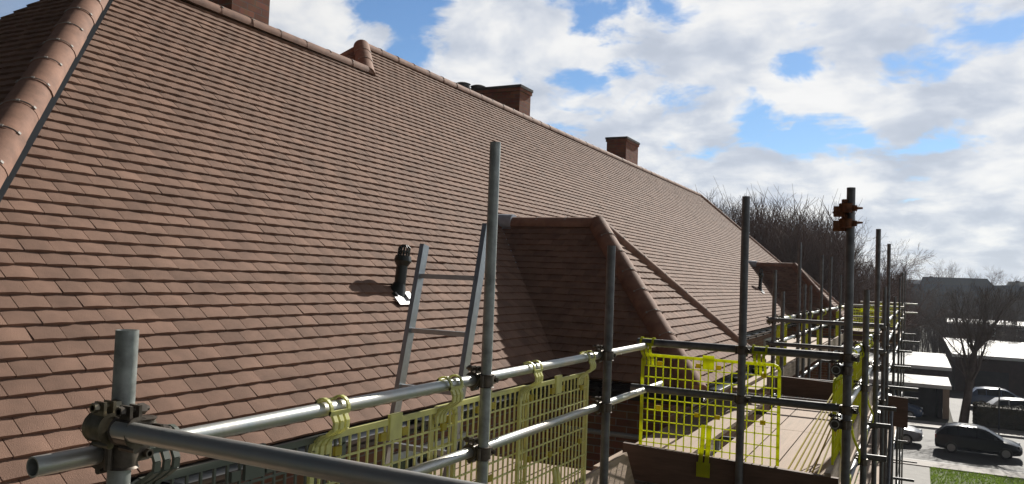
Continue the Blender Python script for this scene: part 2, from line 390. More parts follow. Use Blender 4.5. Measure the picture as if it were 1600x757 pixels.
ridge_run((UX, 9.30, UZ+.02), (UX, 29.8, UZ+.02), .10, V((0, 0, 1)), .45, parent=house, seed=4)
ridge_run((EX, Y1, EZ), (UX, 29.8, UZ+.02), .12, V((.5, .4, .7)), .45, parent=house, name='hip_tiles', seed=5)
ridge_run((-8.01, 8.74, RZ), (UX-.03, 9.32, UZ), .06, V((-.5, -.5, .7)), .36, parent=house, name='hip_tiles', seed=6, clips=False)

hf = MB(); nn = V((1, 0, 1)).normalized()*.036; hd = V((RX-EX, 3.71, RZ-EZ)).normalized()
hf.bar(V((EX, Y0+.145, EZ))+nn, V((RX, Y0+3.71+.145, RZ))+nn, .05, .008, V((1, 0, 1)).normalized()); hf.build('hip_flashing', M_BLACKPL, house)
# walls
wb = MB()
wb.box(BX+.3, -3.46, Y0+.32, Y1-.4, G, EZ-.12)
wall = wb.build('wall', M_BRICK, house)
sb = MB()
sb.box(-3.46, EX-.03, Y0+.1, Y1-.1, EZ-.10, EZ-.075); sb.box(EX-.03, EX-.005, Y0+.02, Y1-.02, EZ-.17, EZ-.03)
sb.build('fascia', M_BLACKPL, house)
def gutter(p, q, parent=house):
    p = V(p); q = V(q); A = (q-p).normalized(); B = A.cross(V((0, 0, 1))).normalized(); mb = MB(); K = 8; r = .058
    def ring(c, rr): return [mb.vert(c+B*(rr*cos(t))+V((0, 0, 1))*(rr*-sin(t))) for t in [pi*i/K for i in range(K+1)]]
    o1, o2, i1, i2 = ring(p, r), ring(q, r), ring(p, r-.006), ring(q, r-.006)
    for i in range(K):
        mb.face((o1[i], o1[i+1], o2[i+1], o2[i])); mb.face((i1[i+1], i1[i], i2[i], i2[i+1]))
    for (a, b, c, d) in ((o1[0], o2[0], i2[0], i1[0]), (o1[K], i1[K], i2[K], o2[K])): mb.face((a, b, c, d))
    mb.face(o1+i1[::-1]); mb.face(o2[::-1]+i2)
    n = max(2, int((q-p).length/.9))
    for k in range(n):
        c = p+(q-p)*((k+.5)/n); mb.obox(c+V((0, 0, .0)), A, B, V((0, 0, 1)), .012, .064, .006); mb.obox(c-V((0, 0, .035)), A, B, V((0, 0, 1)), .02, .06, .028)
    return mb.build('gutter', M_BLACKPL, parent, smooth=True)
GX = EX+.07; GZ = EZ-.06
for a, b in ((Y0, 7.2), (10.65, 24.15), (27.7, Y1)): gutter((GX, a, GZ), (GX, b, GZ))

def window(parent, c, along, out, w, h, panes=2):
    c = V(c); Z = V((0, 0, 1)); fr = MB(); t = .06
    fr.obox(c+Z*(h/2), along, out, Z, w/2, .035, t/2); fr.obox(c-Z*(h/2), along, out, Z, w/2+.05, .06, t/2)
    for k in range(panes+1):
        x = -w/2+t/2+(w-t)*k/panes; fr.obox(c+along*x, along, out, Z, t/2, .033, h/2-t/2)
    fr.obox(c+Z*(h*.2), along, out, Z, w/2-t, .03, .02)
    o = fr.build('window', M_WHITE, parent)
    gl = MB(); gl.obox(c+out*-.01, along, out, Z, w/2-.01, .012, h/2-.01); gl.build('pane', M_GLASS, o)
Yv = V((0, 1, 0)); Xv = V((1, 0, 0))
for lev in (-1.95, -4.75, -7.2):
    for y in (2.9, 5.4, 12.4, 15.2, 18.2, 21.5, 29.2, 32, 34.5): window(house, (-3.45, y, lev), Yv, Xv, 1.15, 1.15, 3)

# projecting bays
def bay(yc, idx):
    cy0, cy1 = yc-1.62, yc+1.62; fx = -1.8; rx0, rx1 = -4.77, fx-1.62; rz = EZ+1.62
    mb = MB(); Vs = V((0, 1, 1)).normalized()
    Lv = 1.62*s2; nr = 23
    # near slope: from the valley with the main roof to the hip
    tile_face(mb, (0, cy0, EZ), V((1, 0, 0)), Vs, nr, .1, lambda v: (EX-v/s2-.05, fx-v/s2), 10+idx)
    tile_face(mb, (0, cy1, EZ), V((-1, 0, 0)), V((0, -1, 1)).normalized(), nr, .1, lambda v: (-(fx-v/s2), -(EX-v/s2-.05)), 20+idx)
    tile_face(mb, (fx, 0, EZ), V((0, 1, 0)), V((-1, 0, 1)).normalized(), nr, .1, lambda v: (cy0+v/s2, max(cy0+v/s2, cy1-v/s2)), 30+idx)
    br = mb.build('bay_roof', M_TILE, house, smooth=True)
    f = MB(); n = -.02
    f.poly([(EX, cy0, EZ+n), (fx, cy0, EZ+n), (rx1, yc, rz+n), (rx0, yc, rz+n)]); f.poly([(fx, cy0, EZ+n), (fx, cy1, EZ+n), (rx1, yc, rz+n)])
    f.poly([(fx, cy1, EZ+n), (EX, cy1, EZ+n), (rx0, yc, rz+n), (rx1, yc, rz+n)])
    f.build('bay_felt', M_TILEDK, br)
    ridge_run((rx0+.18, yc, rz+.02), (rx1-.02, yc, rz+.02), .105, V((0, 0, 1)), .45, parent=br, seed=40+idx)
    ridge_run((fx+.02, cy0-.02, EZ), (rx1, yc, rz+.03), .115, V((.5, -.5, .7)), .36, parent=br, name='hip_tiles', seed=50+idx)
    ridge_run((fx+.02, cy1+.02, EZ), (rx1, yc, rz+.03), .10, V((.5, .5, .7)), .36, parent=br, name='hip_tiles', seed=60+idx)
    l = MB(); l.tube((rx0-.02, yc, rz+.01), (rx0+.22, yc, rz+.01), .12, .115, 14)
    l.build('lead_saddle', M_LEAD, br, smooth=True)
    vb = MB(); vb.bar((EX-.02, cy0-.005, EZ+.02), (rx0, yc, rz+.03), .05, .012, V((.5, -.5, .7))); vb.build('valley_flashing', M_LEAD, br)
    w = MB(); w.box(-3.46, fx-.33, cy0+.34, cy1-.34, G, EZ-.12); bw = w.build('bay_wall', M_BRICK, house)
    fb = MB()
    fb.box(EX+.02, fx-.02, cy0+.015, cy0+.04, EZ-.17, EZ-.03); fb.box(fx-.045, fx-.02, cy0+.04, cy1-.04, EZ-.17, EZ-.03); fb.box(EX+.02, fx-.02, cy1-.04, cy1-.015, EZ-.17, EZ-.03)
    fb.box(EX+.02, fx-.05, cy0+.05, cy1-.05, EZ-.115, EZ-.09); fb.build('fascia', M_BLACKPL, br)
    gutter((EX+.1, cy0-.05, GZ), (fx+.08, cy0-.05, GZ), br); gutter((fx+.06, cy0-.08, GZ+.002), (fx+.06, cy1+.08, GZ+.002), br); gutter((EX+.1, cy1+.05, GZ), (fx+.08, cy1+.05, GZ), br)
    for lev in (-1.95, -4.75): window(bw, (fx-.32, yc, lev), Yv, Xv, 1.7, 1.15, 3)
bay(8.91, 0); bay(25.91, 1)

# chimneys
def chimney(x0, x1, y0, y1, z0, z1, pots, lab=None, cap=True):
    b = MB(); b.box(x0, x1, y0, y1, z0, z1-.10)
    b.box(x0-.025, x1+.025, y0-.025, y1+.025, z1-.10, z1-.03)
    c = b.build('chimney', M_CHIM, house)
    if lab: c['label'] = lab
    k = MB(); k.box(x0-.04, x1+.04, y0-.04, y1+.04, z1-.028, z1+.03); k.build('chimney_cap', M_CONC, c)
    for (px, py, r, h) in pots:
        p = MB(); p.tube((px, py, z1+.03), (px, py, z1+h), r*1.05, r*.9, 16); p.tube((px, py, z1+h), (px, py, z1+h+.03), r*1.02, r*.6, 16); p.build('chimney_pot', M_CONC, c, smooth=True)
chimney(-8.9, -6.98, 6.42, 7.0, 1.5, 5.2, [])
chimney(-10.3, -7.6, 14.92, 15.45, 1.5, 4.05, [(-8.78, 15.18, .17, .13), (-9.18, 15.18, .18, .22), (-9.60, 15.18, .18, .21), (-10.0, 15.18, .18, .22)])
chimney(-8.2, -7.6, 21.85, 22.95, 1.5, 4.15, [])
chimney(-8.6, -8.1, 36.2, 36.8, -1.0, 3.42, [], 'small chimney beyond the far hip of the roof')

# vent pipes through the tiles
def vent(x, y, z, h=.40):
    p = V((x, y, z)); mb = MB(); up_ = V((.02, .13, 1))
    nrm = V((1, 0, 1)).normalized()
    mb.tube(p-V((0, 0, .06)), p+up_*(h*.62), .05, .048, 18); mb.tube(p-nrm*.02-Yv*.015, p+up_*.10, .095, .052, 18)
    mb.tube(p+up_*(h*.60), p+up_*(h*.70), .05, .076, 18); mb.tube(p+up_*(h*.70), p+up_*(h*.80), .076, .066, 18)
    o = mb.build('vent_pipe', M_VENT, house, smooth=True)
    c = MB()
    for k in range(12):
        a = 2*pi*k/12; q = V((cos(a), sin(a), 0))*.048
        c.tube(p+q+up_*(h*.78), p+q+up_*(h*.96), .006, n=5)
        c.tube(p+q+up_*(h*.96), p+q*.4+up_*(h*1.02), .006, n=5)
    c.tube(p+up_*(h*.88), p+up_*(h*.90), .052, n=14); c.tube(p+up_*(h*1.0), p+up_*(h*1.03), .024, n=10)
    c.build('vent_cage', M_VENT, o)
    f = MB(); dn = V((1, 0, -1)).normalized()
    f.obox(p+dn*.095+nrm*.040, Yv, dn, nrm, .14, .042, .004); f.obox(p+dn*.03+nrm*.042, Yv, dn, nrm, .085, .03, .004)
    f.obox(p+dn*.05+nrm*.05+Yv*.05, Yv, dn, nrm, .04, .04, .012)
    f.build('vent_flashing', M_ALU, o)
vent(-3.9, 5.54, -.2, .42); vent(-3.96, 23.1, -.14, .62)

# ------------------------------------------------------------------ scaffold
scaf = thing('scaffold', (-1.0, 10, G), 'galvanised tube scaffold with guard rails stepping round the tiled bays', 'scaffold')
R = .0242
def coupler(parent, p, A, B, m=None, off=None):
    """right-angle coupler: a clamp band round each tube, hinge lugs, bolts and nuts"""
    p = V(p); A = V(A).normalized(); B = V(B).normalized(); C = A.cross(B).normalized(); mb = MB()
    if off is None: off = C*.0242
    pa = p-off; pb = p+off
    for (c, D, E) in ((pa, A, B), (pb, B, A)):
        mb.tube(c-D*.021, c+D*.021, R+.006, n=18, caps=False)
        for e in (-1, 1): mb.tube(c+D*(e*.021), c+D*(e*.026), R+.006, R+.0095, n=18); mb.tube(c+D*(e*.026), c+D*(e*.0265), R+.0095, R+.001, n=18, caps=False)
        h = c-E*(R+.012); mb.tube(h-D*.024, h+D*.024, .0085, n=8)                      # hinge pin
        l = c+E*(R+.016)
        for k in (-1, 1): mb.obox(l+C*(k*.011), E, D, C, .015, .016, .0035)            # flange lugs
        mb.tube(l+E*.004-C*.03, l+E*.004+C*.042, .0062, n=8); mb.tube(l+E*.004+C*.018, l+E*.004+C*.032, .0125, n=6); mb.tube(l+E*.004-C*.03, l+E*.004-C*.02, .011, n=6)
    mb.tube(p-C*.012, p+C*.012, .022, n=12)
    return mb.build('coupler', m or M_COUP, parent, smooth=True)
def tube(kind, p, q, m=M_GALV, lab=None, r=R):
    mb = MB(); mb.tube(p, q, r, n=18, hollow=True); o = mb.build(kind, m, scaf, smooth=True)
    if lab: o['label'] = lab
    return o
Zv = V((0, 0, 1))
def std(x, y, top, m=M_OLDGALV, lab=None, r=R):
    return tube('standard', (x, y, G), (x, y, top), m, lab, r)
# near recess guard rail
M_GALVD = mat('weathered_tube', (.33, .35, .335), rough=.5, metal=.6, var=.35, vscale=18, bump=.1, bscale=50)
p1 = std(-1.56, 1.19, -.152, M_GALVD, 'short upright beside the end rail')
p2 = std(-1.55, 2.84, .545, M_GALVD, 'tall upright standing in front of the ladder', r=.0222)
p3 = std(-1.55, 4.26, .195, M_OLDGALV)
RXA = -1.60
for y0, y1, z in ((1.02, 5.5, -.426), (1.12, 5.5, -.716)): tube('guard_rail', (RXA, y0, z), (RXA, y1, z), M_GALV, r=.0212)
for s, y, mm in ((p1, 1.19, M_COUP), (p2, 2.84, M_COUP), (p3, 4.26, M_COUP)):
    for z in (-.426, -.716): coupler(s, (-1.5745, y, z), Zv, Yv, mm, off=V((-.0245, 0, 0)) if False else V((-.0255, 0, 0)))
tube('guard_rail', (-1.505, 1.14, -.357), (.9, 1.14, -.357), M_GALV, 'blue-grey end rail crossing the bottom of the view', r=.0205)
coupler(p1, (-1.55, 1.165, -.357), Zv, Xv, M_GOLD, off=V((0, -.0255, 0)))
coupler(p1, (-1.485, 1.165, -.36), Zv, Xv, M_COUP, off=V((0, -.012, 0)))
tube('ledger', (-1.60, .5, -1.38), (-1.60, 5.5, -1.38), M_OLDGALV)
# step-out round the near bay
tube('transom', (-3.0, 7.1, -1.43), (-1.75, 7.1, -1.43), M_GALV)
Yt = 5.12
tube('guard_rail', (-1.655, Yt, -.402), (-.30, Yt, -.402), M_OLDGALV); tube('guard_rail', (-1.69, Yt, -.706), (-.30, Yt, -.706), M_OLDGALV)
p4 = std(-.965, Yt-.051, .555); pA = std(-.36, Yt-.051, .60, lab='outer upright with rusty couplers at its top')
for s, x in ((p4, -.965), (pA, -.36)):
    for z in (-.402, -.706): coupler(s, (x, Yt-.0255, z), Zv, Xv, off=V((0, .0255, 0)))
OX = -.42
for z in (-.475, -.79): tube('guard_rail', (OX, 5.02, z), (OX, 10.6, z), M_GALV)
for z in (-.475, -.79): coupler(pA, (-.39, 5.069, z), Zv, Yv, off=V((-.028, 0, 0)))
outer = [(7.05, .0), (8.97, .63), (10.97, .05), (12.35, .66), (16.0, -.1), (20.2, .3), (24.0, .5), (28.5, .65)]
outs = []
for y, t in outer:
    s = std(-.37, y, t); outs.append((s, y))
    for z in (-.475, -.79, -1.38):
        coupler(s, (-.395, y, z), Zv, Yv, off=V((-.0255, 0, 0)))
for z in (-1.38, -3.4, -5.4): tube('ledger', (-.43, 5.0, z), (-.43, 30, z), M_OLDGALV)
for z in (-.475, -.79): tube('guard_rail', (OX, 11, z), (OX, 30, z), M_GALV)
# cross rails that close the step-out
Yq = 10.0
for z in (-.402, -.690): tube('guard_rail', (-1.60, Yq, z), (-.34, Yq, z), M_OLDGALV)
inner = [(10.06, .20), (10.75, -.06), (12.3, .66), (12.95, .05), (13.7, .04), (15.35, .60), (17.0, .63), (19.3, .31), (21.8, .5)]
for y, t in inner:
    s = std(-1.55, y, t)
    for z in (-.426, -.716): coupler(s, (-1.5745, y, z), Zv, Yv, off=V((-.0255, 0, 0)))
for z in (-.426, -.716): tube('guard_rail', (RXA, 10.02, z), (RXA, 22.4, z), M_GALV)
tube('ledger', (-1.60, 10.02, -1.38), (-1.60, 22.4, -1.38), M_OLDGALV)
for z in (-.402, -.69): tube('guard_rail', (-1.7, 22.3, z), (-.30, 22.3, z), M_GALV)
for z in (-.402, -.69): tube('guard_rail', (-1.7, 29.0, z), (.0, 29.0, z), M_GALV)
# transoms under the decks and the lower lifts, their ends standing proud of the uprights
rn = random.Random(3)
for y in (1.9, 3.4, 4.9): tube('transom', (-3.2, y, -1.355), (-1.42, y, -1.355), M_OLDGALV)
for y in (5.3, 7.15, 8.87, 10.2): tube('transom', (-2.0, y, -1.355), (-.22+rn.uniform(-.04, .06), y, -1.355), M_OLDGALV)
for y in (12.45, 15.9, 20.1, 24.1, 28.4): tube('transom', (-2.9, y, -1.355), (-.05+rn.uniform(-.05, .15), y, -1.355), M_OLDGALV)
for z in (-3.37, -5.37):
    for y in (5.15, 7.15, 8.87, 11.07, 12.45, 16.1, 20.1, 24.1, 28.4): tube('transom', (-1.9, y, z), (-.15+rn.uniform(-.05, .25), y, z), M_OLDGALV)
tube('brace', (-.30, 7.1, -5.6), (-.30, 12.3, -1.6), M_OLDGALV)
# rusty couplers left on the tall outer upright
for z in (.475, .385):
    c = coupler(pA, (-.385, Yt-.08, z), Zv, V((1, .3, 0)), M_RUST)
    c['label'] = 'rusty coupler left near the top of the upright'
rb = MB()
for z, a in ((.475, .1), (.39, .25)):
    rb.tube((-.36, Yt-.08, z), (-.295, Yt-.06, z+.003), .012, .006, 8); rb.obox(V((-.42, Yt-.09, z-.02)), Xv, Yv, Zv, .03, .02, .03)
rb.tube((-.40, Yt-.08, .435), (-.455, Yt-.10, .45), .013, .006, 8)
b_ = rb.build('swivel_lug', M_RUST, pA); b_['label'] = 'rusty lugs of the couplers near the top of the upright'

# decks: boards lie on the transoms
def board(x0, x1, y0, y1, z, lab, grp='scaffold boards of the walkways', m=M_BOARD):
    b = MB(); b.box(x0, x1, y0, y1, z, z+.036); o = b.build('scaffold_board', m, base=((x0+x1)/2, (y0+y1)/2, z)); return tag(o, lab, 'board', grp)
DZ = -1.329
lb = 'pale board of the sunlit deck beyond the cross rail and yellow mesh'
xs = [-1.36, -1.125, -.89, -.655]
for x in xs:
    board(x, x+.225, 5.16, 7.62, DZ, lb); board(x, x+.225, 7.63, 9.9, DZ, lb)
for x in (-1.99, -1.74):
    board(x, x+.225, 5.25, 9.9, DZ, 'narrow pale board between the bay wall and the sunlit deck')
for x in (-2.95, -2.71, -2.47, -2.23, -1.99):
    board(x, x+.225, .6, 5.1, DZ, 'weathered board of the walkway under the ladder behind the near mesh guards')
for x in (-2.8, -2.5, -2.2, -1.9): board(x, x+.225, 10.3, 22.2, DZ, 'board of the distant walkway in front of the far recess')
for x in (-1.9, -1.65, -1.4, -1.15, -.9, -.65): board(x, x+.225, 22.4, 29, DZ, 'board of the farthest walkway round the second bay')
for x in (-1.15, -.9, -.65): board(x, x+.225, 10.6, 22, DZ-2.01, 'board of the lower walkway beneath the outer uprights')

def toe(p, q, h, lab, m=M_TOE, tilt=0., th=.036):
    p = V(p); q = V(q); A = (q-p).normalized(); B = A.cross(Zv).normalized(); C = (Zv*cos(tilt)+B*sin(tilt)); B2 = A.cross(C).normalized()
    b = MB(); c = (p+q)/2+C*(h/2); b.obox(c, A, B2, C, (q-p).length/2, th/2, h/2)
    o = b.build('toe_board', m, base=tuple((p+q)/2)); return tag(o, lab, 'toe board', 'toe boards on edge along the walkways')
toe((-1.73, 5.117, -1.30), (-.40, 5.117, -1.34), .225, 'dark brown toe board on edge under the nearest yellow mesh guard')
toe((-1.545, 2.6, -1.36), (-1.60, 4.98, -1.36), .26, 'weathered light toe board leaning along the near walkway, lower end cut off by the picture', M_TOEL, tilt=-.30)
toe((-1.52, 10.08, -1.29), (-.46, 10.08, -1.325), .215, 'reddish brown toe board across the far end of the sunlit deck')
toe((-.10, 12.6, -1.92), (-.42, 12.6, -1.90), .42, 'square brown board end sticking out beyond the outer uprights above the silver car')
toe((-1.5, 22.35, -1.29), (-.42, 22.35, -1.29), .225, 'small distant toe board at the start of the farthest walkway')
toe((-.46, 5.1, -1.29), (-.46, 10.0, -1.29), .2, 'long toe board at the outer edge of the sunlit deck', M_TOEL)
toe((-1.62, 10.2, -1.29), (-1.62, 22.2, -1.29), .2, 'long pale toe board below the distant yellow mesh guards', M_TOEL)

# plastic mesh guards hung on the rails
def hook(parent, c, U, W, m, railz):
    """saddle over the tube with a window in it, then three ribs down to the panel. U along the rail, W towards the open side"""
    mb = MB(); rr = R+.005; K = 8; hw = .046; rc = c-W*.036; rc.z = railz
    ths = [radians(-118+178*i/K) for i in range(K+1)]
    def pt(u, th, r): return rc+U*u+W*(r*sin(th))+Zv*(r*cos(th))
    def strip_(u0, u1, t0, t1, t=.007):
        mb.hexa([pt(u0, t0, rr), pt(u1, t0, rr), pt(u1, t1, rr), pt(u0, t1, rr), pt(u0, t0, rr+t), pt(u1, t0, rr+t), pt(u1, t1, rr+t), pt(u0, t1, rr+t)])
    for (u0, u1) in ((-hw, -hw+.012), (hw-.012, hw)):
        for q, w in zip(ths[:-1], ths[1:]): strip_(u0, u1, q, w)
    strip_(-hw, hw, ths[-1]-.30, ths[-1]); strip_(-hw, hw, ths[0], ths[0]+.42, .008)
    for k in (-1, 0, 1):                     # three bowed ribs from the front of the saddle back to the mesh
        u = k*.027
        pts = [pt(u, ths[0], rr+.004), rc+U*u-W*.040+Zv*-.036, rc+U*u-W*.038+Zv*-.058, rc+U*u-W*.012+Zv*-.078, rc+U*u+W*.016+Zv*-.094, rc+U*u+W*.032+Zv*-.118, rc+U*u+W*.034+Zv*-.15]
        for q, w in zip(pts[:-1], pts[1:]): mb.bar(q, w, .017, .009, U.cross(w-q).normalized())
    return mb.build('hook', m, parent)
GRP = 'plastic mesh guards hung on the scaffold rails'
def guard(p, U, W, lab, width=.86, h=.67, railz=-.426, m=M_YELP, drop=.098, clip_=True, tongue=True, tilt=None, simple=False, hooks=(0, 1)):
    p = V(p); U = V(U).normalized(); W = V(W).normalized(); D = -Zv
    if tilt is not None: D = V(tilt).normalized()
    t = thing('mesh_guard', tuple(p+D*h), lab, 'mesh guard', GRP)
    top = p+Zv*0 + D*drop
    mb = MB(); nv = 18; nh = 9; dw = width/nv; dh = h/nh
    off = W*.004
    for k in range(1, nv): mb.obox(top+U*(k*dw)+D*(h/2), U, D, W, .0034, h/2, .0034)
    for k in range(1, nh): mb.obox(top+U*(width/2)+D*(k*dh), U, D, W, width/2, .0034, .0030)
    mb.build('grid', m, t)
    fr = MB()
    for u in (.008, width-.008): fr.obox(top+U*u+D*(h/2), U, D, W, .0095, h/2-.03, .007)
    fr.obox(top+U*(width/2), U, D, W, width/2-.04, .0095, .007); fr.obox(top+U*(width/2)+D*h, U, D, W, width/2-.006, .008, .006)
    for sg, u0 in ((1, .008), (-1, width-.008)):
        for a0, a1 in ((0, .5), (.5, 1)):
            q0 = top+U*(u0+sg*.034*(1-cos(a0*pi/2)))+D*(.034*(1-sin(a0*pi/2))); q1 = top+U*(u0+sg*.034*(1-cos(a1*pi/2)))+D*(.034*(1-sin(a1*pi/2)))
            fr.bar(q0, q1, .018, .014, W)
    fr.build('frame', m, t)
    if simple: return t
    for u in [(.05, width-.12)[i] for i in hooks]: hook(t, top+U*u, U, W, m, railz)
    c = MB(); c.obox(top+U*(width/2)+D*.018-W*.008, U, D, W, .036, .045, .006); c.build('centre_plate', m, t)
    if tongue:
        g = MB(); c0 = top+U*(width*.5)+D*(h*.80)
        for k in (-1, 1):
            g.bar(c0+U*(k*.02)+D*-.10-W*.008, c0+U*(k*.02)+D*.03-W*.03, .026, .012, W); g.bar(c0+U*(k*.02)+D*.03-W*.03, c0+U*(k*.02)+D*.14-W*.075, .026, .012, W)
        g.obox(c0+D*.17-W*.075, U, D, W, .042, .045, .004); g.build('tongue', m, t)
    for (u, v) in ((.125, .05), (width/2-.065, .045), (width/2+.065, .045), (width-.1, .07), (.125, .34), (width/2-.065, .36), (width/2+.065, .36), (width-.1, .36)):
        s = MB(); s.obox(top+U*u+D*v-W*.004, U, D, W, .016, .014, .006); s.build('stud', M_YELB if m is M_YEL else M_YELS if m is M_YELP else m, t)
    return t
Wn = V((-1, 0, 0))
gx = -1.562
guard((RXA-.042, 1.27, -.426), Yv, Wn, 'dull grey mesh guard under the end rail in the bottom left corner', m=M_GREYPL, width=.80, hooks=(0,))
guard((RXA-.036, 1.90, -.426), Yv, Wn, 'faded yellow mesh guard nearest the camera, in front of the ladder foot')
guard((RXA-.054, 2.60, -.426), Yv, Wn, 'faded yellow mesh guard passing behind the tall upright, overlapping its neighbours', hooks=())
guard((RXA-.036, 3.325, -.426), Yv, Wn, 'faded yellow mesh guard just left of the upright before the dark bay roof')
guard((-1.635, Yt+.036, -.402), Xv, Yv, 'bright yellow mesh guard facing the camera on the cross rail', width=.89, h=.645, railz=-.402, m=M_YEL, drop=.085)
ox = OX-.036
for y, lab in ((5.35, 'mesh guard seen edge-on just inside the rusty-topped upright'), (6.3, 'second mesh guard seen edge-on along the outer rail'), (7.3, 'mesh guard seen edge-on between the outer uprights, third from the near end'), (8.4, 'mesh guard seen edge-on between the outer uprights, fourth from the near end')):
    guard((ox, y, -.475), Yv, -Xv, lab, railz=-.475, m=M_YEL, width=.85)
lean = thing('mesh_guard', (-.68, 5.7, -1.29), 'narrow strip of bright yellow mesh leaning on the sunlit deck beside the outer rail', 'mesh guard', GRP)
b = MB()
for k in range(6):
    x = -.79+.04*k; b.bar((x, 5.66+.02*k, -1.285), (-.58+.022*k, 7.15, -.80), .009, .008)
b.build('grid', M_YELB, lean)
b = MB(); b.bar((-.80, 5.655, -1.283), (-.58, 5.77, -1.283), .02, .014); b.bar((-.585, 7.15, -.80), (-.46, 7.15, -.80), .018, .014); b.build('frame', M_YELB, lean)
for y, lab in ((10.9, 'mesh guard at the near end of the far recess rail, beyond the cross rail'), (13.4, 'mesh guard midway along the far recess rail'), (15.6, 'mesh guard toward the far end of the far recess rail'), (19.4, 'mesh guard at the far end of the recess rail')):
    guard((RXA-.036, y, -.426), Yv, Wn, lab, m=M_YEL, tongue=False)
for x, y, lab in ((-1.62, 22.25, 'tiny distant mesh guard left on the cross rail of the second bay'), (-1.12, 28.95, 'tiny distant mesh guard on the last cross rail beside the outer uprights')):
    guard((x, y+.086, -.402), Xv, Yv, lab, railz=-.402, m=M_YEL, tongue=False, width=.7)

# ladder
lad = thing('ladder', (-2.52, 3.45, -2.2), 'grey metal ladder standing up behind the guard rail', 'ladder')
def lpt(x, z): return V((x, 4.05+(z+.01)*.235, z))
for x, zt in ((-2.70, .17), (-2.285, .30)):
    b = MB(); b.bar(lpt(x, -2.2), lpt(x, zt), .03, .062, Xv.cross(lpt(0, 1)-lpt(0, 0)).normalized()); b.build('stile', M_LADDER, lad)
for k in range(7):
    z = -.02-.325*k
    b = MB(); b.bar(lpt(-2.70, z), lpt(-2.285, z), .032, .028); b.build('rung', M_LADDER, lad)

# ------------------------------------------------------------------ bare trees
def tree_mesh(seed, height, spread, upright, trunk_r, depth=5, kids=(5, 4, 4, 3), trunk_frac=.3, twig=.009, sides=4):
    rn = random.Random(seed); tr = MB(); cr = MB()
    def limb(mb, p, d, ln, r, lev):
        n = 4 if lev < 2 else 3
        pts = [p]; dirs = [d]
        for k in range(n):
            j = (.16 if upright < .6 else .085) if lev else .05
            d = (d+V((rn.gauss(0, j), rn.gauss(0, j), rn.gauss(0, j)+upright*(.10 if lev else 0)))).normalized()
            p = p+d*(ln/n); pts.append(p); dirs.append(d)
        for k in range(n):
            a = max(twig, r*(1-.62*k/n)); b = max(twig*.8, r*(1-.62*(k+1)/n))
            mb.tube(pts[k], pts[k+1], a, b, n=(7 if lev == 0 else sides if lev < 3 else 3), caps=False)
        if lev >= depth: return
        K = kids[min(lev, len(kids)-1)]
        for i in range(K):
            t = (trunk_frac+(1-trunk_frac)*(i+rn.random())/K) if lev == 0 else (.25+.75*(i+rn.random())/K)
            k = min(n-1, int(t*n)); f = t*n-k; q = pts[k].lerp(pts[k+1], f); dd = dirs[k+1]
            ax = dd.orthogonal().normalized(); ax.rotate(Matrix.Rotation(rn.uniform(0, 2*pi), 3, dd))
            ang = rn.uniform(.35, .85)*spread
            nd = (dd*cos(ang)+ax*sin(ang)).normalized()
            rr = max(twig, r*(1-.62*t)*rn.uniform(.5, .72))
            limb(cr, q, nd, ln*rn.uniform(.45, .70)*(1.05-.35*t if lev == 0 else 1), rr, lev+1)
        if lev > 0: limb(cr, pts[-1], dirs[-1], ln*.5, max(twig, r*.38), lev+1)
    limb(tr, V((0, 0, 0)), V((0, 0, 1)), height*.72, trunk_r, 0)
    return tr, cr
TREES = {}
def add_tree(key, loc, scale, rot, label, group=None, m=M_BARK, sz=1.0):
    if key not in TREES:
        tr, cr = tree_mesh(**key_spec[key]); a = thing('bare_tree', (0, 0, 0), label, 'tree', group)
        tr.build('trunk', m, a, smooth=True); cr.build('crown', m, a)
        TREES[key] = a; o = a
    else:
        src = TREES[key]; o = src.copy(); COL.objects.link(o); tag(o, label, 'tree', group)
        for ch in list(src.children):
            c = ch.copy(); COL.objects.link(c); c.parent = o
    hgt = max(v.co.z for c in TREES[key].children for v in c.data.vertices)
    scale = scale/hgt                   # scale is given as the full height in metres
    o.location = loc; o.scale = (scale, scale, scale*sz); o.rotation_euler = (0, 0, rot)
    return o
key_spec = {
 'oak': dict(seed=4, height=12, spread=1.15, upright=.15, trunk_r=.36, depth=5, kids=(6, 5, 4, 3, 3), trunk_frac=.28),
 'oak2': dict(seed=9, height=12, spread=1.0, upright=.35, trunk_r=.33, depth=5, kids=(6, 5, 4, 3, 3), trunk_frac=.3),
 'pole': dict(seed=11, height=14, spread=.62, upright=.9, trunk_r=.22, depth=4, kids=(9, 5, 4, 3), trunk_frac=.3),
 'pole2': dict(seed=15, height=14, spread=.7, upright=.8, trunk_r=.24, depth=4, kids=(8, 5, 4, 3), trunk_frac=.25),
 'street': dict(seed=23, height=10, spread=.85, upright=.55, trunk_r=.36, depth=5, kids=(8, 4, 4, 3, 2), trunk_frac=.22),
}
def at(u, v, Y):                    # ground position seen in a direction at a given distance along the building
    d = fw+(u-800)/foc*rt-(v-378.5)/foc*up; return d*(Y/d.y)
GT = 'bare trees beyond the building'
T = [  # direction, distance, top direction, kind, label
 (1108, 62, 296, 'pole', 'leafless tree showing just above the far hip of the roof'),
 (1150, 64, 302, 'pole2', 'tall leafless tree left of the upright that stands in front of the far roof hip'),
 (1190, 60, 300, 'pole', 'tall leafless tree just right of the upright in front of the roof hip'),
 (1225, 63, 306, 'pole2', 'tall upright leafless tree above the second bay roof'),
 (1262, 66, 320, 'pole', 'leafless tree behind the thin upright of the second bay'),
 (1295, 58, 324, 'oak2', 'spreading leafless tree left of the rusty-topped upright'),
 (1330, 62, 345, 'oak', 'broad leafless tree with crooked boughs behind the rusty-topped upright'),
 (1378, 75, 372, 'oak2', 'leafless tree between the two tall outer uprights'),
 (1402, 90, 398, 'oak', 'leafless round-headed tree right of the tall outer uprights'),
]
